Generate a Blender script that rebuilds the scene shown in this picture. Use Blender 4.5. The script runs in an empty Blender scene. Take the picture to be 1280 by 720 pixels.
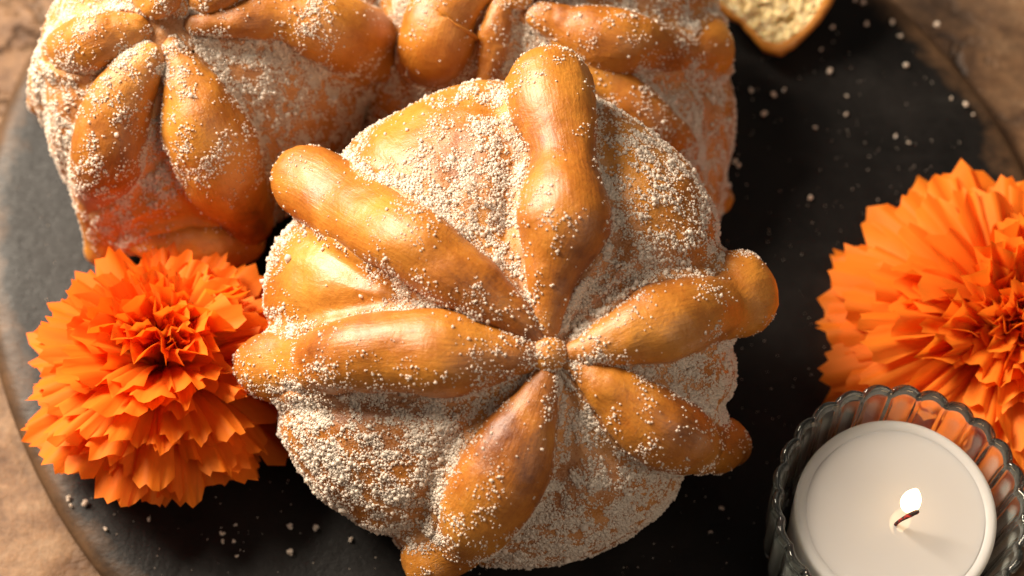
import bpy, math, random
import numpy as np
from mathutils import Vector, Matrix
from mathutils.bvhtree import BVHTree

random.seed(7)
rng = np.random.default_rng(7)
C = bpy.context.scene.collection
SC = bpy.context.scene
U = 0.01                      # everything below is laid out in centimetres, built in metres

# ------------------------------------------------------------------ camera
LENS, SENSOR, DIST = 70.0, 36.0, 55.0
ELEV = math.radians(65)
VDIR = np.array([0.0, -math.cos(ELEV), math.sin(ELEV)])
CAM = VDIR * DIST
CUP = np.array([0.0, math.sin(ELEV), math.cos(ELEV)])
CRT = np.array([1.0, 0.0, 0.0])
cam_d = bpy.data.cameras.new('camera'); cam = bpy.data.objects.new('camera', cam_d); C.objects.link(cam)
cam.matrix_world = Matrix(((1, 0, 0, 0), (0, CUP[1], VDIR[1], CAM[1] * U), (0, CUP[2], VDIR[2], CAM[2] * U), (0, 0, 0, 1)))
cam_d.lens = LENS; cam_d.sensor_width = SENSOR
cam_d.clip_start = 0.02; cam_d.clip_end = 20
cam_d.dof.use_dof = True; cam_d.dof.focus_distance = 0.482; cam_d.dof.aperture_fstop = 8
SC.camera = cam

# ------------------------------------------------------------------ light
W = bpy.data.worlds.new('World'); SC.world = W; W.use_nodes = True
bg = W.node_tree.nodes['Background']
bg.inputs[0].default_value = (1.0, 0.87, 0.76, 1); bg.inputs[1].default_value = 0.11

def lamp(name, loc, target, size, power, col, size_y=None):
    d = bpy.data.lights.new(name, 'AREA'); o = bpy.data.objects.new(name, d); C.objects.link(o)
    d.shape = 'RECTANGLE'; d.size = size * U; d.size_y = (size_y or size) * U
    d.energy = power; d.color = col
    o.location = Vector(loc) * U
    o.rotation_euler = (Vector(loc) - Vector(target)).to_track_quat('Z', 'Y').to_euler()
    return o
AZ, EL, LD = math.radians(148), math.radians(43), 75
lamp('window_light', (LD * math.cos(AZ) * math.cos(EL), LD * math.sin(AZ) * math.cos(EL), LD * math.sin(EL)), (0, 0, 3), 34, 17.5, (1.0, 0.86, 0.69))
lamp('fill_light', (60, -50, 80), (0, 0, 0), 60, 2.6, (1.0, 0.82, 0.64))
SC.view_settings.view_transform = 'Standard'; SC.view_settings.look = 'None'
SC.view_settings.exposure = 0.0; SC.view_settings.gamma = 1.0
SC.render.engine = 'CYCLES'
cy = SC.cycles
cy.use_denoising = True; cy.max_bounces = 12; cy.transmission_bounces = 12; cy.transparent_max_bounces = 12
cy.diffuse_bounces = 4; cy.glossy_bounces = 4; cy.sample_clamp_indirect = 4.0; cy.blur_glossy = 0.5

# ------------------------------------------------------------------ helpers
def ray(px, py):
    f = LENS / SENSOR * 1280.0
    d = CRT * (px - 640) / f + CUP * (360 - py) / f - VDIR
    return d / np.linalg.norm(d)
def on_z(px, py, z=0.0):
    d = ray(px, py); t = (z - CAM[2]) / d[2]
    return CAM + d * t
def on_plane(px, py, P, n):
    d = ray(px, py); t = np.dot(P - CAM, n) / np.dot(d, n)
    return CAM + d * t

_perm = np.random.default_rng(3).random((64, 64, 64))
def vnoise(p, scale=1.0, seed=0):
    q = np.asarray(p, float) * scale + seed * 17.31 + 1000.0
    i = np.floor(q).astype(int); f = q - i; f = f * f * (3 - 2 * f)
    r = 0
    for dx in (0, 1):
        wx = f[..., 0] if dx else 1 - f[..., 0]
        for dy in (0, 1):
            wy = f[..., 1] if dy else 1 - f[..., 1]
            for dz in (0, 1):
                wz = f[..., 2] if dz else 1 - f[..., 2]
                r = r + wx * wy * wz * _perm[(i[..., 0] + dx) % 64, (i[..., 1] + dy) % 64, (i[..., 2] + dz) % 64]
    return r * 2 - 1
def fbm(p, scale=1.0, seed=0, oct=4, gain=0.5):
    a, s, r = 1.0, scale, 0
    for k in range(oct):
        r = r + a * vnoise(p, s, seed + k * 5); a *= gain; s *= 2.03
    return r
def sstep(a, b, x):
    t = np.clip((x - a) / (b - a), 0, 1); return t * t * (3 - 2 * t)

def empty(name, base, label, cat, group=None):
    o = bpy.data.objects.new(name, None); C.objects.link(o)
    o.location = Vector(base) * U; o.empty_display_size = 0.01
    o['label'] = label; o['category'] = cat
    if group: o['group'] = group
    return o
def mk(name, V, F, mat, parent=None, base=(0, 0, 0), smooth=True, attrs=None, closed=False):
    """V in world centimetres; stored relative to base"""
    V = (np.asarray(V, float) - np.asarray(base, float)) * U
    if closed:
        vol = sum(np.sum(V[F[:, 0]] * np.cross(V[F[:, i]], V[F[:, i + 1]])) for i in (1, 2))
        if vol < 0: F = F[:, ::-1].copy()
    me = bpy.data.meshes.new(name)
    if isinstance(F, np.ndarray):
        k = F.shape[1]
        me.vertices.add(len(V)); me.vertices.foreach_set('co', V.astype(np.float32).ravel())
        me.loops.add(F.size); me.loops.foreach_set('vertex_index', F.astype(np.int32).ravel())
        me.polygons.add(len(F)); me.polygons.foreach_set('loop_start', np.arange(0, F.size, k, dtype=np.int32))
        me.update(calc_edges=True); me.validate()
    else:
        me.from_pydata([tuple(v) for v in V], [], F); me.update()
    if smooth: me.polygons.foreach_set('use_smooth', np.ones(len(me.polygons), bool))
    if attrs:
        for k, a in attrs.items():
            at = me.attributes.new(k, 'FLOAT', 'POINT'); at.data.foreach_set('value', np.asarray(a, np.float32))
    me.materials.append(mat)
    o = bpy.data.objects.new(name, me); C.objects.link(o)
    if parent is not None: o.parent = parent
    else: o.location = Vector(base) * U
    return o
def top(o, label, cat, group=None, kind=None):
    if kind: o['kind'] = kind
    if label: o['label'] = label
    if cat: o['category'] = cat
    if group: o['group'] = group
    return o
def grid_faces(nu, nv, wrap_v=True):
    i = np.arange(nu - 1)[:, None]; j = np.arange(nv if wrap_v else nv - 1)[None, :]
    j2 = (j + 1) % nv
    return np.stack([i * nv + j, i * nv + j2, (i + 1) * nv + j2, (i + 1) * nv + j], -1).reshape(-1, 4)
def vnormals(V, F):
    n = np.cross(V[F[:, 2]] - V[F[:, 0]], V[F[:, 3]] - V[F[:, 1]])
    N = np.zeros_like(V)
    for k in range(4): np.add.at(N, F[:, k], n)
    return N / (np.linalg.norm(N, axis=1, keepdims=True) + 1e-12)

# ------------------------------------------------------------------ materials
class NT:
    def __init__(s, name):
        s.m = bpy.data.materials.new(name); s.m.use_nodes = True; s.t = s.m.node_tree
        s.n = s.t.nodes; s.l = s.t.links; s.b = s.n['Principled BSDF']; s.out = s.n['Material Output']
        s.tc = s.n.new('ShaderNodeTexCoord')
    def node(s, typ, **kw):
        n = s.n.new(typ)
        for k, v in kw.items():
            if k.startswith('i_'): n.inputs[k[2:].replace('_', ' ')].default_value = v
            else: setattr(n, k, v)
        return n
    def link(s, a, b): s.l.new(a, b)
    def noise(s, scale, detail=4, rough=0.55, vec=None, stretch=None, distort=0):
        n = s.node('ShaderNodeTexNoise', i_Scale=scale, i_Detail=detail, i_Roughness=rough, i_Distortion=distort)
        v = vec or s.tc.outputs['Object']
        if stretch:
            m = s.node('ShaderNodeMapping'); m.inputs['Scale'].default_value = stretch; s.link(v, m.inputs[0]); v = m.outputs[0]
        s.link(v, n.inputs['Vector']); return n.outputs['Fac']
    def ramp(s, fac, stops):
        r = s.node('ShaderNodeValToRGB'); e = r.color_ramp.elements
        while len(e) < len(stops): e.new(0.5)
        for k, (p, c) in enumerate(stops):
            e[k].position = p; e[k].color = (c, c, c, 1) if isinstance(c, (int, float)) else (*c, 1)
        s.link(fac, r.inputs[0]); return r.outputs[0]
    def mix(s, fac, a, b, mode='MIX'):
        m = s.node('ShaderNodeMix', data_type='RGBA', blend_type=mode)
        for v, i in ((fac, 0), (a, 6), (b, 7)):
            if isinstance(v, (int, float)): m.inputs[i].default_value = v
            elif isinstance(v, tuple): m.inputs[i].default_value = (*v, 1)
            else: s.link(v, m.inputs[i])
        return m.outputs[2]
    def math(s, op, a, b=None, c=None):
        m = s.node('ShaderNodeMath', operation=op)
        for i, v in enumerate((a, b, c)):
            if v is None: continue
            if isinstance(v, (int, float)): m.inputs[i].default_value = v
            else: s.link(v, m.inputs[i])
        return m.outputs[0]
    def attr(s, name):
        a = s.node('ShaderNodeAttribute'); a.attribute_name = name; return a.outputs['Fac']
    def bump(s, h, strength, dist, prev=None):
        b = s.node('ShaderNodeBump', i_Strength=strength, i_Distance=dist); s.link(h, b.inputs['Height'])
        if prev is not None: s.link(prev, b.inputs['Normal'])
        return b.outputs[0]

def crust_material(name, gold, brown, dark):
    m = NT(name); b = m.b
    n1 = m.noise(48, 5, 0.6, distort=0.6)
    cxy = m.node('ShaderNodeCombineXYZ'); m.link(m.math('MULTIPLY', m.attr('su'), 1.1), cxy.inputs[0]); m.link(m.math('MULTIPLY', m.attr('sv'), 8.0), cxy.inputs[1])
    streak = m.noise(1.6, 5, 0.65, vec=cxy.outputs[0], distort=0.3)
    n2 = m.noise(420, 3, 0.6)
    bake = m.attr('bake')
    f = m.math('ADD', m.math('MULTIPLY', n1, 0.75), m.math('ADD', m.math('MULTIPLY', bake, 0.8), 0.18))
    f = m.math('ADD', f, m.math('MULTIPLY', m.math('SUBTRACT', n2, 0.5), 0.34))
    f = m.math('ADD', f, m.math('MULTIPLY', m.math('SUBTRACT', m.noise(170, 4, 0.65), 0.5), 0.30))
    f = m.math('ADD', f, m.math('MULTIPLY', m.math('SUBTRACT', streak, 0.5), 0.30))
    col = m.ramp(f, [(0.18, gold), (0.47, tuple((np.array(gold) * .45 + np.array(brown) * .55))), (0.70, brown), (1.0, dark)])
    # fine pores and freckles
    por = m.ramp(m.noise(900, 2, 0.5), [(0.30, 0.72), (0.42, 1.0)])
    col = m.mix(0.5, col, por, 'MULTIPLY')
    # fine sugar dust where the coating lies
    sg = m.attr('sugar')
    g1 = m.noise(1900, 2, 0.6)
    g2 = m.noise(260, 4, 0.6)
    v = m.math('ADD', m.math('ADD', g1, m.math('MULTIPLY', m.math('SUBTRACT', g2, 0.5), 0.55)), m.math('MULTIPLY', sg, 0.34))
    fac = m.ramp(v, [(0.72, 0.0), (0.95, 0.28)])
    col = m.mix(fac, col, (0.78, 0.52, 0.33))
    m.link(col, b.inputs['Base Color'])
    ro = m.math('ADD', m.math('MULTIPLY', fac, 0.4), m.math('ADD', 0.30, m.math('MULTIPLY', n1, 0.2)))
    m.link(ro, b.inputs['Roughness'])
    b.inputs['Specular IOR Level'].default_value = 0.5; b.inputs['Coat Weight'].default_value = 0.3; b.inputs['Coat Roughness'].default_value = 0.42
    b.inputs['Subsurface Weight'].default_value = 0.06
    b.inputs['Subsurface Radius'].default_value = (1.0, 0.45, 0.15); b.inputs['Subsurface Scale'].default_value = 0.0022
    wr = m.noise(160, 6, 0.62, distort=0.4)
    nn = m.bump(wr, 0.45, 0.0012)
    nn = m.bump(m.noise(1300, 3, 0.6), 0.35, 0.00025, nn)
    nn = m.bump(streak, 0.35, 0.0006, nn)
    nn = m.bump(fac, 0.5, 0.0004, nn)
    m.link(nn, b.inputs['Normal'])
    return m.m
M = {}
M['crust'] = crust_material('golden_crust', (0.64, 0.27, 0.036), (0.38, 0.125, 0.010), (0.17, 0.042, 0.004))
M['bone'] = crust_material('bone_crust', (0.64, 0.27, 0.034), (0.39, 0.122, 0.010), (0.12, 0.024, 0.003))

m = NT('sugar_crystal'); b = m.b
b.inputs['Base Color'].default_value = (0.98, 0.89, 0.78, 1); b.inputs['Roughness'].default_value = 0.14
b.inputs['Subsurface Weight'].default_value = 0.0
tr = m.node('ShaderNodeBsdfTranslucent'); tr.inputs['Color'].default_value = (0.98, 0.88, 0.75, 1)
mx = m.node('ShaderNodeMixShader'); mx.inputs[0].default_value = 0.45
m.link(b.outputs[0], mx.inputs[1]); m.link(tr.outputs[0], mx.inputs[2]); m.link(mx.outputs[0], m.out.inputs[0])
M['sugar'] = m.m

m = NT('crumb'); b = m.b
col = m.ramp(m.noise(420, 6, 0.7), [(0.3, (0.52, 0.33, 0.11)), (0.5, (0.82, 0.64, 0.32)), (0.7, (0.90, 0.78, 0.52))])
m.link(col, b.inputs['Base Color']); b.inputs['Roughness'].default_value = 0.85
b.inputs['Subsurface Weight'].default_value = 0.2; b.inputs['Subsurface Scale'].default_value = 0.003
m.link(m.bump(m.noise(700, 5, 0.7), 0.8, 0.001), b.inputs['Normal'])
M['crumb'] = m.m

def petal_mat(name, a, c, tip):
    m = NT(name); b = m.b
    uv = m.attr('along')
    rnd = m.node('ShaderNodeObjectInfo').outputs['Random']
    col = m.mix(m.ramp(uv, [(0.25, 0.0), (1.0, 1.0)]), a, tip)
    col = m.mix(m.math('MULTIPLY', rnd, 0.7), col, c)
    st = m.ramp(m.noise(500, 3, 0.6, stretch=(2.2, 0.18, 1)), [(0.3, 0.82), (0.65, 1.05)])
    col = m.mix(0.6, col, st, 'MULTIPLY')
    m.link(col, b.inputs['Base Color']); b.inputs['Roughness'].default_value = 0.62
    b.inputs['Specular IOR Level'].default_value = 0.25
    m.link(m.bump(m.noise(420, 3, 0.6, stretch=(2.5, 0.2, 1)), 0.35, 0.0005), b.inputs['Normal'])
    tr = m.node('ShaderNodeBsdfTranslucent'); m.link(col, tr.inputs['Color'])
    mx = m.node('ShaderNodeMixShader'); mx.inputs[0].default_value = 0.42
    m.link(b.outputs[0], mx.inputs[1]); m.link(tr.outputs[0], mx.inputs[2]); m.link(mx.outputs[0], m.out.inputs[0])
    return m.m
M['petal'] = petal_mat('orange_petal', (0.90, 0.11, 0.004), (0.94, 0.19, 0.008), (0.98, 0.25, 0.015))
M['petal2'] = petal_mat('amber_petal', (0.90, 0.15, 0.008), (0.94, 0.23, 0.012), (0.98, 0.28, 0.02))
m = NT('calyx_green'); m.b.inputs['Base Color'].default_value = (0.10, 0.16, 0.03, 1); m.b.inputs['Roughness'].default_value = 0.7
M['calyx'] = m.m

m = NT('black_tray'); b = m.b
n = m.noise(38, 6, 0.62); n3 = m.noise(900, 3, 0.6, stretch=(0.35, 1, 1)); n4 = m.noise(14, 4, 0.6)
col = m.ramp(n, [(0.3, (0.004, 0.0035, 0.0032)), (0.7, (0.011, 0.009, 0.008))])
patch = m.ramp(n4, [(0.60, 0.0), (0.72, 1.0)])
col = m.mix(m.math('MULTIPLY', patch, 0.5), col, (0.045, 0.024, 0.014))
edge = m.math('ADD', m.attr('rim'), m.math('MULTIPLY', m.math('SUBTRACT', m.noise(60, 6, 0.7), 0.5), 1.5))
col = m.mix(m.ramp(edge, [(0.55, 0.0), (1.1, 0.85)]), col, (0.12, 0.065, 0.032))
sm = m.ramp(m.noise(22, 6, 0.72, stretch=(1, 2.2, 1), distort=0.8), [(0.52, 0.0), (0.75, 1.0)])
col = m.mix(m.math('MULTIPLY', sm, 0.3), col, (0.030, 0.028, 0.026))
m.link(col, b.inputs['Base Color'])
m.link(m.ramp(m.math('ADD', m.math('MULTIPLY', n, .6), m.math('MULTIPLY', n3, .4)), [(0.3, 0.36), (0.7, 0.56)]), b.inputs['Roughness'])
b.inputs['Specular IOR Level'].default_value = 0.22
nn = m.bump(m.noise(260, 5, 0.65), 0.35, 0.0006); nn = m.bump(n3, 0.3, 0.0003, nn)
m.link(nn, b.inputs['Normal'])
M['tray'] = m.m

m = NT('rustic_table'); b = m.b
n = m.noise(16, 7, 0.65, distort=1.2); g = m.noise(40, 6, 0.6, stretch=(1, 2.0, 1), distort=1.0); fi = m.noise(500, 4, 0.7)
col = m.ramp(m.math('ADD', m.math('MULTIPLY', n, 0.55), m.math('MULTIPLY', g, 0.45)),
             [(0.30, (0.045, 0.022, 0.010)), (0.44, (0.13, 0.062, 0.026)), (0.54, (0.23, 0.125, 0.060)), (0.68, (0.33, 0.215, 0.125))])
col = m.mix(0.6, col, m.ramp(fi, [(0.3, 0.45), (0.65, 1.15)]), 'MULTIPLY')
# worn cracks
wv = m.noise(30, 3, 0.6)
vm = m.node('ShaderNodeVectorMath', operation='ADD'); m.link(m.tc.outputs['Object'], vm.inputs[0])
cx = m.node('ShaderNodeCombineXYZ'); m.link(m.math('MULTIPLY', wv, 0.06), cx.inputs[0]); m.link(m.math('MULTIPLY', g, 0.05), cx.inputs[1]); m.link(cx.outputs[0], vm.inputs[1])
vo = m.node('ShaderNodeTexVoronoi', feature='DISTANCE_TO_EDGE', i_Scale=44); m.link(vm.outputs[0], vo.inputs['Vector'])
cr = m.ramp(vo.outputs['Distance'], [(0.0, 1.0), (0.11, 0.0)])
cr = m.math('MULTIPLY', cr, m.ramp(m.noise(9, 3, 0.5), [(0.46, 0.0), (0.60, 1.0)]))
col = m.mix(m.math('MULTIPLY', cr, 0.85), col, (0.02, 0.012, 0.008))
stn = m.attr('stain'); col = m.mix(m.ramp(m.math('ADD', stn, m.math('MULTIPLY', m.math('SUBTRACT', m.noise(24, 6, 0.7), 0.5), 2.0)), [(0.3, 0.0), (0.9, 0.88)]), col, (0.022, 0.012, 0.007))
m.link(col, b.inputs['Base Color']); b.inputs['Roughness'].default_value = 0.6
b.inputs['Specular IOR Level'].default_value = 0.35
nn = m.bump(m.math('SUBTRACT', n, cr), 0.6, 0.002); nn = m.bump(fi, 0.5, 0.0006, nn); m.link(nn, b.inputs['Normal'])
M['table'] = m.m

m = NT('clear_glass'); b = m.b
b.inputs['Base Color'].default_value = (0.93, 0.98, 0.95, 1); b.inputs['Roughness'].default_value = 0.01
b.inputs['IOR'].default_value = 1.48; b.inputs['Transmission Weight'].default_value = 1.0
rb = m.attr('rib'); sc = m.node('ShaderNodeBsdfPrincipled'); sc.inputs['Base Color'].default_value = (0.75, 0.80, 0.74, 1); sc.inputs['Roughness'].default_value = 0.25  # pale tone painted on the rib crests, standing in for light they catch
mx = m.node('ShaderNodeMixShader'); m.link(m.ramp(rb, [(0.62, 0.01), (0.98, 0.20)]), mx.inputs[0]); m.link(b.outputs[0], mx.inputs[1]); m.link(sc.outputs[0], mx.inputs[2]); m.link(mx.outputs[0], m.out.inputs[0])
M['glass'] = m.m
m = NT('candle_wax'); b = m.b
b.inputs['Base Color'].default_value = (0.54, 0.515, 0.49, 1); b.inputs['Roughness'].default_value = 0.38
b.inputs['Subsurface Weight'].default_value = 0.5; b.inputs['Subsurface Radius'].default_value = (1, 0.8, 0.6); b.inputs['Subsurface Scale'].default_value = 0.006
m.link(m.bump(m.noise(120, 3, 0.5), 0.12, 0.001), b.inputs['Normal'])
M['wax'] = m.m
m = NT('melted_wax'); b = m.b
b.inputs['Base Color'].default_value = (0.52, 0.49, 0.465, 1); b.inputs['Specular IOR Level'].default_value = 0.9; b.inputs['Roughness'].default_value = 0.07
b.inputs['Subsurface Weight'].default_value = 0.5; b.inputs['Subsurface Radius'].default_value = (1, 0.8, 0.6); b.inputs['Subsurface Scale'].default_value = 0.006
M['melt'] = m.m
m = NT('wick_char'); b = m.b
b.inputs['Base Color'].default_value = (0.02, 0.008, 0.006, 1); b.inputs['Roughness'].default_value = 0.8
e = m.ramp(m.noise(900, 2, 0.5), [(0.54, 0.0), (0.66, 1.0)]); m.link(m.mix(e, (0, 0, 0), (0.8, 0.03, 0.01)), b.inputs['Emission Color']); b.inputs['Emission Strength'].default_value = 0.8
M['wick'] = m.m
m = NT('flame'); b = m.b
b.inputs['Base Color'].default_value = (0, 0, 0, 1)
m.link(m.ramp(m.attr('along'), [(0.0, (0.25, 0.10, 0.03)), (0.25, (0.9, 0.62, 0.30)), (0.75, (1.0, 0.70, 0.38)), (1.0, (0.45, 0.20, 0.05))]), b.inputs['Emission Color'])
b.inputs['Emission Strength'].default_value = 0
em = m.node('ShaderNodeEmission'); em.inputs['Strength'].default_value = 3
m.link(b.inputs['Emission Color'].links[0].from_socket, em.inputs['Color'])
tp = m.node('ShaderNodeBsdfTransparent'); ad = m.node('ShaderNodeAddShader'); m.link(em.outputs[0], ad.inputs[0]); m.link(tp.outputs[0], ad.inputs[1]); m.link(ad.outputs[0], m.out.inputs[0])
M['flame'] = m.m

# ------------------------------------------------------------------ setting
TZ = 0.0                       # top of the tray
TABZ = -0.75
nx, ny = 220, 160
gx, gy = np.meshgrid(np.linspace(-45, 45, nx), np.linspace(-32, 45, ny), indexing='ij')
P = np.stack([gx, gy, np.zeros_like(gx)], -1).reshape(-1, 3)
P[:, 2] = TABZ + 0.10 * fbm(P, 0.35, 2, 4) - 0.10
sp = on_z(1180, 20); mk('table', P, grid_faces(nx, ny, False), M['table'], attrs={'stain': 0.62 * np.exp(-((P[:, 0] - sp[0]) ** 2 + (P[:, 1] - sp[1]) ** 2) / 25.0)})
top(bpy.data.objects['table'], 'worn brown rustic table top under the black tray', None, kind='structure')

tc = np.array([0.1, 1.0, TZ])
prof = [(0, 0), (4, 0), (8, 0), (11, 0), (12.4, 0), (13, 0), (13.5, .0), (13.9, .01), (14.2, -.02), (14.45, -.1), (14.6, -.25), (14.5, -.42), (14.2, -.5), (10, -.5), (0, -.5)]
nv = 180; V = []
for r, z in prof:
    a = np.arange(nv) / nv * 2 * math.pi
    rr = r / 14.6 * (15.0 + 0.9 * np.cos(2 * (a + math.radians(45)))) * (1 + 0.004 * np.sin(3 * a + 1) + 0.003 * np.sin(7 * a))
    V.append(np.stack([tc[0] + rr * np.cos(a), tc[1] + rr * np.sin(a), np.full(nv, TZ + z)], -1))
tray = mk('round_tray', np.concatenate(V), grid_faces(len(prof), nv), M['tray'], base=(tc[0], tc[1], -.5), attrs={'rim': np.repeat([max(0, (r - 12.6) / 2.0) for r, z in prof], nv)})
top(tray, 'round matt black tray carrying the breads, flowers and candle', 'tray')

# ------------------------------------------------------------------ sugar
CUBE = np.array([(x, y, z) for x in (-1, 1) for y in (-1, 1) for z in (-1, 1)], float) * 0.5
CF = np.array([(0, 1, 3, 2), (4, 6, 7, 5), (0, 4, 5, 1), (2, 3, 7, 6), (0, 2, 6, 4), (1, 5, 7, 3)])
def grain_geo(P, size):
    n = len(P)
    q = rng.normal(size=(n, 4)); q /= np.linalg.norm(q, axis=1, keepdims=True)
    w, x, y, z = q.T
    R = np.stack([np.stack([1 - 2 * (y * y + z * z), 2 * (x * y - z * w), 2 * (x * z + y * w)], -1),
                  np.stack([2 * (x * y + z * w), 1 - 2 * (x * x + z * z), 2 * (y * z - x * w)], -1),
                  np.stack([2 * (x * z - y * w), 2 * (y * z + x * w), 1 - 2 * (x * x + y * y)], -1)], 1)
    sc = size[:, None] * rng.uniform(0.7, 1.3, (n, 3))
    L = CUBE[None] * sc[:, None, :]
    L = L * (1 + rng.uniform(-.22, .22, (n, 8, 1)))
    V = np.einsum('nij,nkj->nki', R, L) + P[:, None, :]
    F = (CF[None] + (np.arange(n) * 8)[:, None, None]).reshape(-1, 4)
    return V.reshape(-1, 3), F
def sample(V, F, n, wgt):
    """n random points on quads, vertex weight wgt"""
    T = np.concatenate([F[:, [0, 1, 2]], F[:, [0, 2, 3]]])
    cr = np.cross(V[T[:, 1]] - V[T[:, 0]], V[T[:, 2]] - V[T[:, 0]])
    ar = np.linalg.norm(cr, axis=1) / 2
    w = ar * wgt[T].mean(1); w = w / w.sum()
    k = rng.choice(len(T), n, p=w)
    u = rng.random((n, 2)); s = u.sum(1) > 1; u[s] = 1 - u[s]
    A, B, Cc = V[T[k, 0]], V[T[k, 1]], V[T[k, 2]]
    P = A + (B - A) * u[:, :1] + (Cc - A) * u[:, 1:]
    N = cr[k] / (np.linalg.norm(cr[k], axis=1, keepdims=True) + 1e-12)
    return P, N

# ------------------------------------------------------------------ breads
def catmull(K, n):
    K = np.asarray(K, float); K = np.vstack([2 * K[0] - K[1], K, 2 * K[-1] - K[-2]])
    out = []; m = len(K) - 3
    for t in np.linspace(0, m - 1e-6, n):
        i = int(t); f = t - i; p0, p1, p2, p3 = K[i:i + 4]
        out.append(0.5 * (2 * p1 + (p2 - p0) * f + (2 * p0 - 5 * p1 + 4 * p2 - p3) * f * f + (3 * p1 - p0 - 3 * p2 + p3) * f ** 3))
    return np.array(out)

def tube(K, nrm, seed, flat=0.88, nu=72, nv=40, rough=1.0):
    """K rows x,y,z,r -> closed rounded tube; nrm = outward direction it is flattened along"""
    c = catmull(K, nu)
    P, r = c[:, :3], np.maximum(c[:, 3], 0.05)
    seg = np.linalg.norm(np.diff(P, axis=0), axis=1); s = np.concatenate([[0], np.cumsum(seg)]); L = s[-1]
    # resample evenly with denser ends, round the ends off
    u = 0.5 - 0.5 * np.cos(np.linspace(0, math.pi, nu)); ss = u * L
    P = np.stack([np.interp(ss, s, P[:, k]) for k in range(3)], -1); r = np.interp(ss, s, r)
    e0 = np.clip(ss / (r[0] * 1.0), 0, 1); e1 = np.clip((L - ss) / (r[-1] * 1.0), 0, 1)
    rr = r * np.sqrt(np.clip(1 - (1 - e0) ** 2, 0, 1)) * np.sqrt(np.clip(1 - (1 - e1) ** 2, 0, 1))
    T = np.gradient(P, axis=0); T /= np.linalg.norm(T, axis=1, keepdims=True) + 1e-9
    n = nrm - T * (T @ nrm)[:, None]; n /= np.linalg.norm(n, axis=1, keepdims=True)
    bb = np.cross(T, n)
    a = np.arange(nv) / nv * 2 * math.pi
    V = P[:, None] + rr[:, None, None] * (np.cos(a)[None, :, None] * bb[:, None] + flat * np.sin(a)[None, :, None] * n[:, None])
    V = V.reshape(-1, 3)
    F = grid_faces(nu, nv)
    N = vnormals(V, F)
    if np.mean(np.sum(N * (V - np.repeat(P, nv, 0)), 1)) < 0: F = F[:, ::-1].copy(); N = -N
    d = 0.11 * vnoise(V, 0.75, seed) + 0.035 * fbm(V, 2.3, seed + 1, 4, .6) * rough
    lim = np.repeat(np.clip(rr / 0.3, 0, 1), nv)
    V = V + N * (d * lim)[:, None]
    return V, F, (P, r)

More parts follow.
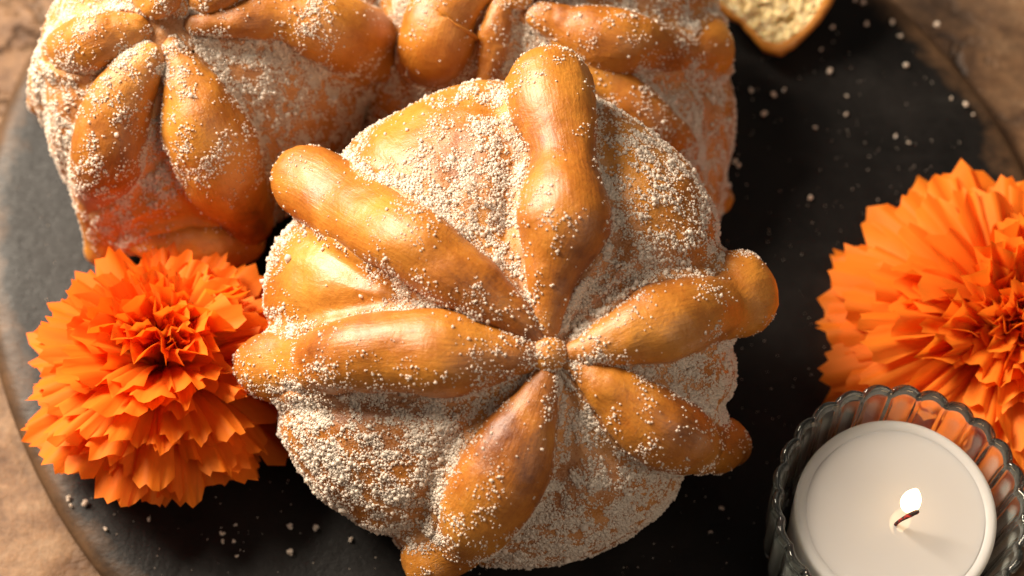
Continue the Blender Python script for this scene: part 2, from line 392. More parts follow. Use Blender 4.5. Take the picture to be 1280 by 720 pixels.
def make_bread(name, label, group, sil, c_px, cz, Hf, Hb, bones, knob, zones, n_sugar, n_bone_sugar, seed,
               pole=(0, 0), bakes=(), clumps=(), press_d=0.15, lump=0.11, base_sugar=0.5, rs=1.0, gs=0.0245, bake0=0.0, floor=TZ, crease=1.0):
    c0 = on_z(*c_px, cz)
    v = (CAM - c0); v /= np.linalg.norm(v)
    right = np.cross(CUP, v); right /= np.linalg.norm(right); up = np.cross(v, right)
    S = np.array([on_plane(x, y, c0, v) - c0 for x, y in sil]); sa, sb = S @ right, S @ up
    ph = np.arctan2(sb, sa); rad = np.hypot(sa, sb); o = np.argsort(ph); ph, rad = ph[o], rad[o]
    nphi, nth = 300, 180
    phi = np.arange(nphi) / nphi * 2 * math.pi - math.pi
    R = np.interp(phi, np.concatenate([ph - 2 * math.pi, ph, ph + 2 * math.pi]), np.tile(rad, 3))
    ker = np.exp(-np.linspace(-2, 2, 9) ** 2); ker /= ker.sum()
    R = np.convolve(np.tile(R, 3), ker, 'same')[nphi:2 * nphi]
    th = np.linspace(0.004, math.pi - 0.004, nth)
    rho = np.sin(th) ** 0.82; dep = np.where(th < math.pi / 2, Hf * np.abs(np.cos(th)) ** 1.0, -Hb * np.abs(np.cos(th)) ** 0.8)
    pl = (np.array(on_plane(*pole, c0, v)) - c0) if pole != (0, 0) else np.zeros(3)
    sh = np.where(th < math.pi / 2, np.cos(th) ** 2, 0) * 0.6
    inpl = np.cos(phi)[:, None] * right + np.sin(phi)[:, None] * up
    V = c0 + (rho[:, None] * R[None])[..., None] * inpl[None] + dep[:, None, None] * v + sh[:, None, None] * pl
    V = V.reshape(-1, 3); F = grid_faces(nth, nphi)
    N = vnormals(V, F)
    if np.mean(np.sum(N * (V - c0), 1)) < 0: F = F[:, ::-1].copy(); N = -N
    bv = BVHTree.FromPolygons([tuple(p) for p in V], [tuple(int(i) for i in f) for f in F])
    def pt(px, py, d=None):
        if d is not None:
            return on_plane(px, py, c0 + v * d, v), v
        r_ = ray(px, py); h = bv.ray_cast(Vector(CAM), Vector(r_))
        if h[0] is None: return on_plane(px, py, c0 - v * 0.2, v), v
        n_ = np.array(h[1]); n_ = n_ if n_ @ v > 0 else -n_
        return np.array(h[0]), n_
    base = np.array([c0[0], c0[1], floor])
    root = empty(name, base, label, 'bread', group)
    tubes = []
    for bi, bn in enumerate(bones):
        K = []
        for q in bn:
            p, n_ = pt(q[0], q[1], q[3] if len(q) > 3 else None)
            dist = np.linalg.norm(p - CAM); r = rs * q[2] / (LENS / SENSOR * 1280.0) * dist
            lift = 0.16 * r if len(q) <= 3 else 0
            K.append(np.append(p + n_ * lift, r))
        tubes.append(tube(np.array(K), v, seed * 10 + bi))
    # knob
    kp, kn = pt(knob[0], knob[1]); kr = knob[2] / (LENS / SENSOR * 1280.0) * np.linalg.norm(kp - CAM)
    kc = kp + kn * kr * 0.15
    kth = np.linspace(0.01, math.pi - .01, 26); kph = np.arange(40) / 40 * 2 * math.pi
    KV = kc + kr * (np.sin(kth)[:, None, None] * (np.cos(kph)[None, :, None] * right + np.sin(kph)[None, :, None] * up) + 0.75 * np.cos(kth)[:, None, None] * v)
    KV = KV.reshape(-1, 3); KF = grid_faces(26, 40); KN = vnormals(KV, KF)
    if np.mean(np.sum(KN * (KV - kc), 1)) < 0: KF = KF[:, ::-1].copy(); KN = -KN
    KV = KV + KN * (0.09 * vnoise(KV, 1.7, seed))[:, None]
    # press the body in under the strips, let it swell between them
    CP = np.concatenate([t[2][0] for t in tubes]); CR = np.concatenate([t[2][1] for t in tubes])
    def near(Q):
        out = np.empty(len(Q)); rr = np.empty(len(Q))
        for i in range(0, len(Q), 20000):
            d = np.linalg.norm(Q[i:i + 20000, None] - CP[None], axis=2) - CR[None]
            k = d.argmin(1); out[i:i + 20000] = d[np.arange(len(k)), k]; rr[i:i + 20000] = CR[k]
        return out, rr
    gap, gr = near(V)
    press = -press_d * np.exp(-((gap - .30) / 0.32) ** 2) + 0.085 * sstep(-.16, .0, gap) * np.exp(-(np.clip(gap, 0, None) / 0.14) ** 2)
    V = V + N * (press + lump * vnoise(V, 0.42, seed) + 0.045 * fbm(V, 1.5, seed + 2, 4))[:, None]
    lo = floor + 0.02
    V[:, 2] = np.where(V[:, 2] < lo + 0.5, lo + 0.5 * np.exp((V[:, 2] - lo - 0.5) / 0.5), V[:, 2])
    N = vnormals(V, F)
    gap, gr = near(V)
    Z = [(pt(z[0], z[1])[0], z[2] * 0.0206, z[3]) for z in zones]
    BZ = [(pt(z[0], z[1])[0], z[2] * 0.0206, z[3]) for z in bakes]
    def field(Q, Z=Z):
        d = np.zeros(len(Q))
        for p, r, a in Z: d += a * np.exp(-np.sum((Q - p) ** 2, 1) / (r * r))
        return d
    dens = np.clip(base_sugar + 0.35 * fbm(V, 0.9, seed + 4, 3) + 0.55 * crease * np.exp(-np.clip(gap, 0, None) / 0.25) + field(V), 0.02, 1.6)
    sgr = np.clip(dens, 0, 1.2)
    bake = bake0 + 0.26 * fbm(V, 0.5, seed + 6, 3) - 0.10 * np.exp(-np.clip(gap, 0, None) / 0.5) + field(V, BZ) + 0.12 * dens
    mk('dough_body', V, F, M['crust'], root, base, attrs={'sugar': sgr, 'bake': bake, 'su': np.repeat(th * 2.2, nphi), 'sv': np.tile(1.2 * np.abs(phi), nth)})
    bvb = BVHTree.FromPolygons([tuple(p) for p in V], [tuple(int(i) for i in f) for f in F])
    GV = []
    def add_grains(Pg, Ng, size):
        Pg = Pg + Ng * (size * 0.22)[:, None]; GV.append((Pg, size))
    # body grains, clumped
    clump = np.clip(0.50 + 0.7 * fbm(V, 2.6, seed + 8, 2, .6) + 0.8 * vnoise(V, 9.0, seed + 9), 0.02, 2) ** 1.7
    under = np.where((V[:, 2] < floor + 0.2), 0.05, 1.0) * np.where(N @ v < -0.2, 0.25, 1.0)
    Pg, Ng = sample(V, F, n_sugar, dens ** 1.5 * clump * under * (gap > -0.02))
    sz = gs * np.exp(rng.normal(0, 0.45, len(Pg))); add_grains(Pg, Ng, sz)
    # fat grains and little clumps
    Pg, Ng = sample(V, F, n_sugar // 45, (dens ** 2) * clump ** 2 * under * (gap > -0.02))
    add_grains(Pg, Ng, rng.uniform(.028, .05, len(Pg)))
    for bi, (TV, TF, (tp, tr)) in enumerate(tubes):
        TN = vnormals(TV, TF)
        s_ = np.clip(0.12 + 0.55 * fbm(TV, 1.1, seed + 20 + bi, 3) + field(TV) * 0.8, 0.02, 1.3)
        # grains pile up at the foot of each strip
        pk = sample_dist(bvb, TV)
        foot = np.exp(-np.clip(pk, 0, None) / 0.16)
        s_ = np.clip(s_ + 0.45 * foot, 0.02, 1.3)
        bk = bake0 + 0.05 + 0.30 * fbm(TV, 0.6, seed + 30 + bi, 3) + 0.10 * np.clip(TN @ v - 0.6, 0, 1) + field(TV, BZ)
        mk('dough_bone', TV, TF, M['bone'], root, base, attrs={'sugar': np.clip(s_ * 0.75, 0, 1), 'bake': bk, 'su': np.repeat(np.arange(72) * .12, 40), 'sv': np.tile(np.abs(np.arange(40) - 20) * .13, 72)})
        cl = np.clip(0.25 + 1.1 * fbm(TV, 3.5, seed + 40 + bi, 3), 0.02, 2) ** 1.4
        w = (s_ ** 1.6) * cl * (pk > -0.03) + 1e-5
        tri = np.cross(TV[TF[:, 2]] - TV[TF[:, 0]], TV[TF[:, 3]] - TV[TF[:, 1]]); area = np.linalg.norm(tri, axis=1).sum() / 2
        mean = (w[TF].mean(1) * np.linalg.norm(tri, axis=1)).sum() / 2
        n_ = int(n_bone_sugar * mean)
        Pg, Ng = sample(TV, TF, max(n_, 10), w)
        add_grains(Pg, Ng, gs * np.exp(rng.normal(0, 0.36, len(Pg))))
        Pg, Ng = sample(TV, TF, max(n_ // 10, 5), w ** 1.5)
        add_grains(Pg, Ng, rng.uniform(.028, .05, len(Pg)))
    mk('dough_knob', KV, KF, M['bone'], root, base, attrs={'sugar': np.full(len(KV), 0.7), 'bake': np.full(len(KV), -0.2)})
    Pg, Ng = sample(KV, KF, 420, np.ones(len(KV))); add_grains(Pg, Ng, gs * np.exp(rng.normal(0, 0.35, len(Pg))))
    for (x, y, rp, n_) in clumps:
        p, nn_ = pt(x, y); g = rng.normal(0, 1, (n_, 3)) * rp * 0.0206 * 0.5
        h = np.abs(g @ nn_); g = g - nn_ * (g @ nn_)[:, None] + nn_ * (h * .55)[:, None]
        add_grains(p + nn_ * (0.10 if n_ < 300 else 0.0) + g, np.zeros((n_, 3)) + nn_, gs * np.exp(rng.normal(0.1, 0.35, n_)))
    Pa = np.concatenate([g[0] for g in GV]); sa_ = np.concatenate([g[1] for g in GV])
    keep = Pa[:, 2] > floor + 0.03
    gV, gF = grain_geo(Pa[keep], sa_[keep])
    o = mk('sugar_coating', gV, gF, M['sugar'], root, base, smooth=False); o['kind'] = 'stuff'
    return root
def sample_dist(bvh, Q):
    out = np.empty(len(Q))
    for i, q in enumerate(Q):
        co, n, _, d = bvh.find_nearest(Vector(q))
        out[i] = d if (Vector(q) - co).dot(n) > 0 else -d
    return out

BG = 'sugared sweet breads piled on the tray'
# --- main bread
make_bread('sweet_bread', 'largest sugared bread in front, its six dough bones meeting at a central knob', BG,
    sil=[(430, 182), (372, 260), (332, 350), (330, 430), (345, 515), (395, 612), (480, 672), (560, 695), (640, 706), (725, 698), (790, 665), (850, 600),
         (905, 530), (922, 450), (912, 380), (905, 310), (870, 225), (815, 170), (745, 128), (680, 108), (610, 104), (540, 118), (480, 146)],
    c_px=(640, 402), cz=4.0, Hf=3.5, Hb=2.4, pole=(690, 440),
    bones=[
        [(352, 222, 26, -0.1), (385, 228, 42, 0.65), (440, 262, 46, 1.6), (505, 300, 47), (556, 334, 44), (600, 366, 36), (636, 392, 26), (664, 414, 17), (680, 430, 10)],
        [(312, 470, 26, -0.2), (335, 458, 40, 0.55), (385, 455, 42, 1.4), (435, 446, 46), (500, 440, 50), (560, 442, 54), (620, 444, 36), (665, 446, 18), (685, 446, 12)],
        [(505, 706, 22, 0.3), (532, 700, 34, 0.6), (572, 672, 36, 1.3), (605, 628, 50), (636, 580, 54), (655, 535, 42), (674, 490, 24), (684, 458, 12)],
        [(905, 575, 26, -0.6), (905, 558, 34, -0.1), (875, 552, 36, 0.9), (838, 540, 46), (800, 520, 47), (762, 490, 32), (724, 462, 18), (700, 450, 10)],
        [(948, 356, 46, 0.1), (926, 366, 52, 0.7), (895, 384, 42, 1.5), (862, 394, 47), (818, 406, 50), (775, 424, 34), (735, 438, 20), (700, 444, 12)],
        [(678, 74, 42, 1.1), (684, 102, 52, 1.6), (692, 145, 50, 2.2), (701, 195, 42), (704, 245, 54), (704, 290, 55), (694, 340, 34), (686, 385, 20), (684, 425, 12)],
    ],
    knob=(686, 444, 24),
    zones=[(600, 230, 75, .30), (560, 190, 60, .05), (440, 340, 60, -0.55), (380, 330, 60, -.6), (500, 150, 60, -0.25), (380, 380, 60, -.4), (470, 190, 50, -.35),
           (470, 580, 130, .5), (760, 620, 130, .55), (640, 690, 80, .4), (800, 280, 110, .4), (780, 180, 60, -.1), (860, 300, 50, -.1), (690, 420, 60, .6), (580, 400, 45, .5), (505, 345, 30, .5),
           (600, 430, 40, .3), (530, 480, 60, .4), (380, 495, 40, .5), (330, 490, 30, .6), (640, 600, 40, .1), (600, 660, 50, .5),
           (700, 110, 60, .45), (730, 190, 30, .35), (850, 500, 50, .1), (960, 400, 30, .7), (900, 470, 50, .4), (755, 445, 40, .4)],
    n_sugar=95000, n_bone_sugar=850, seed=1, base_sugar=0.5, bake0=0.0, rs=1.04,
    bakes=[(600, 190, 75, .18), (640, 140, 50, .12), (500, 160, 50, -.15), (400, 340, 60, -.25), (470, 570, 70, .15), (790, 300, 80, .2), (745, 110, 45, .45), (745, 275, 45, .35), (560, 490, 50, .3),
           (665, 610, 50, .3), (850, 548, 50, .25), (560, 340, 45, .25), (660, 130, 40, -.25), (665, 260, 35, -.2), (455, 240, 40, .1), (450, 430, 40, -.2), (870, 420, 40, .2)],
    clumps=[(507, 352, 16, 90), (556, 484, 18, 110), (632, 172, 22, 90), (590, 250, 26, 120), (560, 285, 22, 110), (400, 490, 16, 80), (348, 480, 14, 80), (690, 100, 16, 60), (600, 640, 18, 70), (640, 560, 16, 60), (470, 350, 18, 60), (540, 420, 16, 60)])

# --- back bread, under the top of the main one
make_bread('sweet_bread', 'sugared bread at the top centre, partly hidden under the large front bread', BG,
    sil=[(918, 120), (916, 200), (895, 290), (820, 330), (700, 345), (580, 310), (500, 235), (455, 160), (450, 90), (470, 0), (520, -80), (620, -140), (720, -150), (820, -110), (885, -30), (912, 50)],
    c_px=(690, 95), cz=2.3, Hf=3.0, Hb=2.0, pole=(650, 10),
    bones=[
        [(905, 55, 30, .3), (885, 60, 42, .9), (848, 66, 28, 1.8), (800, 58, 38), (750, 50, 40), (700, 30, 26), (660, 10, 14)],
        [(520, 120, 30, .6), (535, 92, 36, 1.2), (548, 55, 50), (560, 20, 48), (600, -10, 24), (640, -10, 14)],
        [(600, 118, 12), (612, 80, 18), (618, 40, 22), (628, 5, 16), (640, -10, 12)],
        [(898, 276, 24, -1.6), (885, 255, 32, -.9), (860, 215, 34, .2), (820, 160, 30), (740, 80, 24), (680, 20, 14)],
        [(560, -130, 30, .2), (590, -90, 40), (620, -45, 34), (645, -12, 14)],
        [(790, -110, 30, .2), (750, -75, 40), (700, -35, 30), (655, -10, 14)],
    ],
    knob=(650, -8, 22),
    zones=[(860, 170, 90, .5), (500, 150, 60, .1), (680, 10, 60, .5), (520, 12, 30, .8), (770, 20, 50, .6), (560, 50, 40, -.3), (480, 110, 40, .3)],
    n_sugar=40000, n_bone_sugar=850, seed=2, rs=.96, bake0=-.08, base_sugar=0.6, bakes=[(535, 110, 40, .3), (550, 40, 50, .15), (820, 90, 50, .2), (700, 50, 40, -.1)],
    clumps=[(507, 12, 17, 700), (790, 30, 20, 90), (700, 120, 18, 80), (760, 60, 20, 80)])

# --- left bread
make_bread('sweet_bread', 'sugared bread at the top left, behind the ruffled orange flower', BG,
    sil=[(40, 105), (45, 60), (60, 20), (90, -20), (150, -75), (240, -110), (340, -100), (430, -50), (482, 10), (496, 70), (470, 130), (440, 180), (400, 225), (345, 280), (300, 315), (220, 328),
         (160, 318), (112, 290), (80, 230), (58, 170)],
    c_px=(270, 110), cz=3.0, Hf=3.5, Hb=2.2, pole=(225, 40),
    bones=[
        [(50, 142, 16, -.2), (62, 110, 28, .5), (80, 78, 34, 1.2), (112, 56, 38), (150, 42, 32), (190, 34, 16)],
        [(132, 330, 26, -.6), (134, 292, 32, .1), (126, 245, 36, 1.1), (136, 195, 46), (150, 140, 46), (170, 95, 36), (200, 58, 18)],
        [(322, 300, 26, 1.3), (300, 255, 44, 1.9), (275, 205, 56), (256, 160, 56), (240, 115, 42), (222, 70, 22), (215, 45, 12)],
        [(165, 296, 22, .6), (205, 300, 30, 1.3), (255, 306, 34, 1.6), (300, 304, 32, 1.4), (330, 292, 22, 1.0)],
        [(470, 95, 34, .5), (455, 65, 52, 1.2), (410, 40, 48), (350, 22, 32), (290, 26, 28), (230, 34, 14)],
        [(175, -70, 30, .6), (185, -40, 38, 1.6), (200, -5, 34), (212, 20, 18)],
        [(350, -85, 34, .6), (320, -55, 42, 1.6), (280, -20, 36), (235, 15, 18)],
    ],
    knob=(222, 6, 16),
    zones=[(370, 120, 90, .5), (100, 200, 60, .6), (190, 220, 60, .5), (150, 160, 50, .35), (290, 140, 50, .2), (260, 300, 70, -.9), (350, 250, 50, -.6), (220, 285, 60, -.5), (110, 10, 60, .5), (330, 10, 60, .5),
           (230, 30, 80, .6), (90, 60, 40, -.1), (470, 80, 30, -.2), (200, 60, 50, .6), (160, 90, 50, .4)],
    n_sugar=50000, n_bone_sugar=1100, seed=3, rs=.94, bake0=-.1, base_sugar=0.66)

# extra lap of dough across the left bread's foot is part of its bone; torn piece at the top right
def torn_bread():
    sil = [(876, -6), (900, 14), (925, 32), (940, 48), (955, 63), (975, 68), (992, 60), (1015, 40), (1034, 14), (1046, -10), (1050, -60), (1010, -120), (940, -135), (880, -110), (850, -50)]
    c0 = on_z(960, -35, 1.5); v = CAM - c0; v /= np.linalg.norm(v)
    right = np.cross(CUP, v); right /= np.linalg.norm(right); up = np.cross(v, right)
    S = np.array([on_plane(x, y, c0, v) - c0 for x, y in sil]); sa, sb = S @ right, S @ up
    ph = np.arctan2(sb, sa); rad = np.hypot(sa, sb); o = np.argsort(ph); ph, rad = ph[o], rad[o]
    n = 420; phi = np.arange(n) / n * 2 * math.pi - math.pi
    R = np.interp(phi, np.concatenate([ph - 2 * math.pi, ph, ph + 2 * math.pi]), np.tile(rad, 3))
    base = np.array([c0[0], c0[1], TZ])
    root = empty('torn_bread', base, 'torn piece of bread at the top right showing its pale yellow crumb', 'bread', BG)
    e = np.cos(phi)[:, None] * right + np.sin(phi)[:, None] * up
    prof = [(0.86, 0.62), (0.93, 0.66), (0.985, 0.58), (1.0, 0.35), (0.99, 0.0), (0.93, -0.5), (0.80, -0.95), (0.6, -1.2), (0.3, -1.3), (0.01, -1.32)]
    V = np.concatenate([c0 + R[:, None] * a * e + d * v for a, d in prof]); F = grid_faces(len(prof), n)
    N = vnormals(V, F)
    if np.mean(np.sum(N * (V - c0), 1)) < 0: F = F[:, ::-1].copy(); N = -N
    V = V + N * (0.05 * fbm(V, 1.6, 5, 4))[:, None]; V[:, 2] = np.maximum(V[:, 2], TZ + 0.02)
    mk('crust', V, F, M['crust'], root, base, attrs={'sugar': np.full(len(V), .35), 'bake': np.full(len(V), -.15)})
    rs = np.linspace(0.005, 0.93, 130)
    V = np.concatenate([c0 + R[:, None] * a * e + (0.60 - 0.25 * (1 - a ** 3)) * v for a in rs]); F = grid_faces(130, n)[:, ::-1].copy()
    f = fbm(V, 3.5, 9, 5, 0.7); hole = -0.16 * sstep(0.3, 0.8, vnoise(V, 7, 4)) - 0.12 * sstep(.25, .8, vnoise(V, 14, 14))
    V = V + v * (0.075 * f + hole)[:, None] + 0.05 * np.stack([vnoise(V, 6, 21), vnoise(V, 6, 22), vnoise(V, 6, 23)], -1)
    mk('crumb', V, F, M['crumb'], root, base)
    return root
torn_bread()

# ------------------------------------------------------------------ flowers
def petal_mesh(name, wid, teeth, ruff, curl, seed, mat, fold=0.0):
    """unit-long petal along +y, root at 0, tip toothed"""
    r = np.random.default_rng(seed)
    nc, nr = 2 * teeth + 1, 6
    V, al = [], []
    for j in range(nr):
        t = j / (nr - 1)
        w = wid * (0.16 + 0.84 * t ** 0.8)
        for i in range(nc):
            s = i / (nc - 1) * 2 - 1
            tip = 0.0
            if j == nr - 1: tip = (0.022 if i % 2 else -0.030) * r.uniform(.2, 1.6) + 0.02 * r.uniform(-1, 1)
            yy = t * (1 - 0.14 * s * s * t) + tip
            fan = s * w * 0.5 * (1 + 0.06 * (j == nr - 1) * r.uniform(-1, 1))
            z = curl * t * t + ruff * t * math.sin(s * 5.2 + seed) + 0.4 * ruff * t * math.sin(s * 9 + 2 * seed) + fold * abs(s) * t * wid
            V.append((fan, yy, z)); al.append(t)
    F = grid_faces(nr, nc, False)
    me = bpy.data.meshes.new(name); me.from_pydata([(x * U, y * U, z * U) for x, y, z in V], [], [tuple(int(k) for k in f) for f in F])
    me.polygons.foreach_set('use_smooth', np.ones(len(me.polygons), bool))
    at = me.attributes.new('along', 'FLOAT', 'POINT'); at.data.foreach_set('value', np.array(al, np.float32))
    me.materials.append(mat); me.update(); return me

def flower(name, label, pc, core_z, axis, layers, mat, seed, core_r):
    r = random.Random(seed)
    c = on_z(*pc, core_z); base = np.array([c[0], c[1], TZ])
    root = empty(name, base, label, 'flower', 'orange ruffled flowers on the tray')
    ax = Vector(axis).normalized()
    q = Vector((0, 0, 1)).rotation_difference(ax)
    var = [petal_mesh('petal', r.uniform(.24, .36), r.choice([3, 3, 4]), r.uniform(.022, .045), r.uniform(-.48, -.2), seed * 100 + k, mat, r.uniform(-.05, .12)) for k in range(10)]
    ruf = [petal_mesh('petal', r.uniform(.42, .60), 5, r.uniform(.07, .12), r.uniform(-.5, .25), seed * 100 + 50 + k, mat, r.uniform(-.1, .3)) for k in range(6)]
    # core + calyx
    th = np.linspace(.02, math.pi - .02, 18); ph = np.arange(28) / 28 * 2 * math.pi
    K = np.stack([np.sin(th)[:, None] * np.cos(ph), np.sin(th)[:, None] * np.sin(ph), np.cos(th)[:, None] * np.ones(28)], -1).reshape(-1, 3)
    Kc = K * np.array([core_r, core_r, core_r * .7]) + np.array([c[0], c[1], core_z])
    mk('flower_core', Kc, grid_faces(18, 28)[:, ::-1].copy(), mat, root, base, attrs={'along': np.zeros(len(Kc))})
    Kc = K * np.array([core_r * .8, core_r * .8, core_z * .48]) * (1 - .25 * (K[:, 2:] < 0)) + np.array([c[0], c[1], core_z * .5])
    Kc[:, 2] = np.maximum(Kc[:, 2], TZ + 0.01)
    mk('calyx', Kc, grid_faces(18, 28)[:, ::-1].copy(), M['calyx'], root, base)
    for li, (n, el, ln, jit, kind, r0) in enumerate(layers):
        for k in range(n):
            az = (k + r.uniform(-.3, .3)) / n * 2 * math.pi + li * 0.7
            e = math.radians(el + r.uniform(-jit, jit)); L = ln * r.uniform(.88, 1.1)
            d = Vector((math.cos(e) * math.cos(az), math.cos(e) * math.sin(az), math.sin(e)))
            nz = Vector((-math.sin(e) * math.cos(az), -math.sin(e) * math.sin(az), math.cos(e)))
            roll = Matrix.Rotation(r.gauss(0, (.13, .45, 1.5)[kind]), 3, d)
            nz = roll @ nz; x = d.cross(nz)
            d, nz, x = q @ d, q @ nz, q @ x
            me = r.choice(var if kind == 0 else ruf)
            o = bpy.data.objects.new('petal', me); C.objects.link(o); o.parent = root
            p = Vector((0, 0, core_z)) + d * core_r * r0 + q @ Vector((r.uniform(-1, 1), r.uniform(-1, 1), r.uniform(-.3, .3))) * (.42 if kind == 2 else .1)
            wz = r.uniform(.85, 1.2)
            tip = p + d * L
            if tip.z < 0.12:      # keep tips off the tray
                L = max(0.4, (p.z - 0.12) / max(1e-3, -d.z)) if d.z < 0 else L
            mt = Matrix(((x.x * L * wz, d.x * L, nz.x * L, p.x * U), (x.y * L * wz, d.y * L, nz.y * L, p.y * U), (x.z * L * wz, d.z * L, nz.z * L, p.z * U), (0, 0, 0, 1)))
            o.matrix_local = mt
    return root
flower('marigold', 'deep orange ruffled flower tucked against the breads on the left', (208, 466), 2.0, (0.10, 0.42, 1),
    [(34, -34, 2.5, 7, 0, .5), (38, -20, 2.85, 7, 0, .5), (40, -5, 3.05, 7, 0, .5), (38, 10, 3.05, 8, 0, .5), (36, 24, 2.95, 8, 0, .5), (32, 37, 2.85, 9, 0, .5), (26, 49, 2.7, 9, 0, .5),
     (20, 60, 2.5, 10, 1, .5), (15, 70, 2.4, 12, 1, .5), (13, 79, 2.35, 12, 1, .7), (12, 84, 2.1, 16, 1, .9), (26, 80, 1.95, 16, 2, .4)], M['petal'], 11, 0.8)
flower('marigold', 'bright orange fully open flower behind the candle on the right', (1262, 418), 1.6, (-0.04, -0.10, 1),
    [(46, -4, 4.2, 4, 0, .5), (48, 6, 4.3, 5, 0, .5), (44, 16, 4.0, 6, 0, .5), (38, 26, 3.5, 8, 0, .5), (30, 38, 3.0, 9, 1, .5), (22, 50, 2.6, 10, 1, .5),
     (15, 66, 2.1, 12, 1, .5), (12, 80, 2.0, 12, 1, .7), (10, 84, 1.8, 16, 1, .9), (30, 80, 1.75, 16, 2, .4)], M['petal2'], 12, 0.8)

# ------------------------------------------------------------------ candle
wc = on_z(1120, 642, 3.7); cb = np.array([wc[0], wc[1], TZ])
WR = 119 * 0.0206; GR = 150 * 0.0202; WZ, RZ = 3.7, 4.55
cup = empty('candle_glass', cb, 'clear ribbed glass candle holder with a scalloped rim at the lower right', 'candle holder')
NR, nv = 26, 26 * 12
a = np.arange(nv) / nv * 2 * math.pi
lobe = np.abs(np.cos(a * NR / 2)) ** 0.8
prof = []
for r, z, k, s in [(0.0, .30, 0, 0), (GR - .75, .32, 0, 0), (GR - .50, .55, .1, 0), (GR - .36, 1.4, .5, 0), (GR - .30, 2.6, .8, 0), (GR - .25, 3.8, 1, 0), (GR - .21, 4.2, 1, .4), (GR - .17, 4.42, 1, .9),
                   (GR - .09, 4.52, 1, 1), (GR - .01, 4.47, 1, .9), (GR + .03, 4.32, 1.1, .6), (GR - .02, 4.05, 1.2, .2), (GR - .05, 3.6, 1.2, 0), (GR - .10, 2.4, 1.2, 0), (GR - .16, 1.2, 1.1, 0), (GR - .26, .45, .8, 0), (GR - .42, .10, .3, 0), (GR - .8, .012, 0, 0), (0.0, .012, 0, 0)]:
    rr = max(r, .004) + (0.085 * k * (lobe - .5) * 1.25 if r > 0 else 0)
    zz = z + 0.10 * s * (lobe - .5)
    prof.append(np.stack([cb[0] + rr * np.cos(a), cb[1] + rr * np.sin(a), zz + 0 * a], -1))
F = grid_faces(len(prof), nv); V = np.concatenate(prof); 
mk('glass_cup', V, F, M['glass'], cup, cb, closed=True, attrs={'rib': np.concatenate([lobe * (1.0 if i in (3, 4, 5, 12, 13, 14, 15) else 0.5) for i in range(len(prof))])})
cn = empty('candle', cb + np.array([0, 0, .33]), 'lit round off-white candle sitting inside the ribbed glass', 'candle')
cbb = cb + np.array([0, 0, .33])
def lathe(name, prof, mat, parent, wob=0.0, nv=96):
    a = np.arange(nv) / nv * 2 * math.pi; V = []
    for r, z in prof:
        rr = max(r, .003) * (1 + wob * np.sin(2 * a + .6) + wob * .6 * np.sin(5 * a))
        V.append(np.stack([cb[0] + rr * np.cos(a), cb[1] + rr * np.sin(a), z + 0 * a], -1))
    return mk(name, np.concatenate(V), grid_faces(len(prof), nv)[:, ::-1].copy(), mat, parent, cbb, closed=True)
lathe('wax', [(0, WZ - .11), (WR * .82, WZ - .10), (WR * .865, WZ - .075), (WR * .90, WZ - .03), (WR * .93, WZ - .01), (WR * .955, WZ - .003), (WR * .985, WZ - .02), (WR, WZ - .08), (WR * 1.0, WZ - .3),
              (WR * .97, 2.0), (WR * .93, .55), (WR * .90, .36), (0, .34)], M['wax'], cn, 0.004)
lathe('melted_wax', [(0, WZ - .055), (WR * .6, WZ - .054), (WR * .875, WZ - .050), (WR * .893, WZ - .044), (WR * .90, WZ - .07)], M['melt'], cn, 0.012)
wp = on_z(1119, 656, WZ - .08)
V, F, _ = tube(np.array([[wp[0], wp[1], wp[2] - .15, .05], [wp[0] + .02, wp[1], wp[2] + .15, .05], [wp[0] + .08, wp[1] - .02, wp[2] + .48, .06], [wp[0] + .24, wp[1] - .0, wp[2] + .80, .085], [wp[0] + .40, wp[1] + .02, wp[2] + .98, .09]]), np.array([0, -1., 0]), 4, nu=24, nv=12)
mk('wick', V, F, M['wick'], cn, cbb, closed=True)
th = np.linspace(0, 1, 28); a = np.arange(32) / 32 * 2 * math.pi
V, al = [], []
for t in th:
    r = 0.27 * (math.sin(math.pi * t ** 0.72) ** 0.8 if 0 < t < 1 else 0) * (1 - .35 * t) + .002
    V.append(np.stack([wp[0] + .28 - .03 * t + r * np.cos(a), wp[1] + .33 + r * np.sin(a), wp[2] + .25 + 1.45 * t + 0 * a], -1)); al += [t] * 32
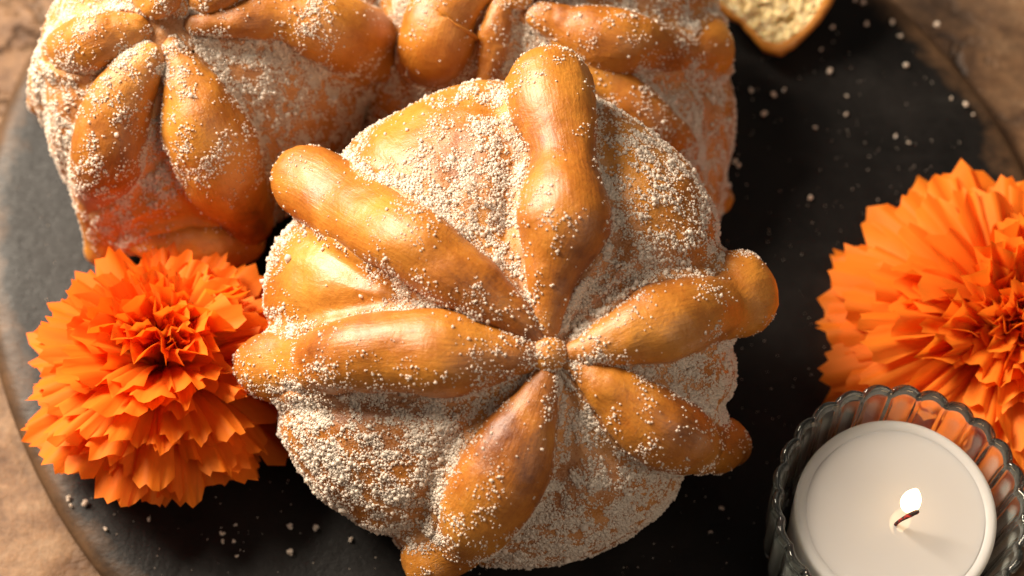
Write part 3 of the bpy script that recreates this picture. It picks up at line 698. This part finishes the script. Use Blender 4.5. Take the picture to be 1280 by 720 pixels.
mk('flame', np.concatenate(V), grid_faces(28, 32), M['flame'], cn, cbb, attrs={'along': al})

# ------------------------------------------------------------------ crumbs of sugar on the tray
spots = {
 'white sugar crumb on the black tray to the right of the torn bread': [(968, 18), (1026, 62), (1037, 91), (1058, 120), (1057, 143), (1116, 30), (1124, 46), (1133, 82), (1189, 124), (1206, 132), (1118, 170), (1135, 179), (1018, 160), (1068, 0), (1078, 4), (1083, 32), (1040, 36), (1216, 143), (1170, 33)],
 'white sugar crumb on the black tray just right of the back bread': [(967, 120), (979, 112), (938, 113), (918, 202), (923, 208), (1012, 248), (955, 142)],
 'white sugar crumb on the dark tray below the left flower': [(88, 632), (84, 622), (107, 631), (186, 650), (131, 661), (279, 667), (279, 678), (292, 677), (296, 697), (363, 658), (362, 692), (396, 660), (294, 657), (438, 674), (902, 636), (889, 664)],
}
gm = []
for k in range(5):
    pts = []
    n = rng.integers(3, 6)
    gV, gF = grain_geo(rng.normal(0, .035, (n, 3)), rng.uniform(.05, .09, n))
    gV[:, 2] -= gV[:, 2].min()
    me = bpy.data.meshes.new('sugar_crumb'); me.from_pydata([tuple(p * U) for p in gV], [], [tuple(int(i) for i in f) for f in gF]); me.materials.append(M['sugar']); gm.append(me)
for lab, pts in spots.items():
    for (x, y) in pts:
        o = bpy.data.objects.new('sugar_crumb', random.choice(gm)); C.objects.link(o)
        p = on_z(x, y, TZ + .022); o.location = Vector(p) * U; s = random.uniform(.5, 1.0); o.scale = (s, s, s); o.rotation_euler[2] = random.uniform(0, 6)
        o['label'] = lab; o['category'] = 'sugar crumb'; o['group'] = 'sugar crumbs ' + lab.split('crumb ')[1]
n = 1500
rr = 13.4 * np.sqrt(rng.random(n)); an = rng.random(n) * 2 * math.pi
P = np.stack([tc[0] + rr * np.cos(an), tc[1] + rr * np.sin(an), np.full(n, .015)], -1)
gV, gF = grain_geo(P, rng.uniform(.008, .024, n))
o = mk('sugar_dust', gV, gF, M['sugar'], smooth=False); top(o, 'fine sugar dust scattered over the black tray', 'sugar dust', kind='stuff')
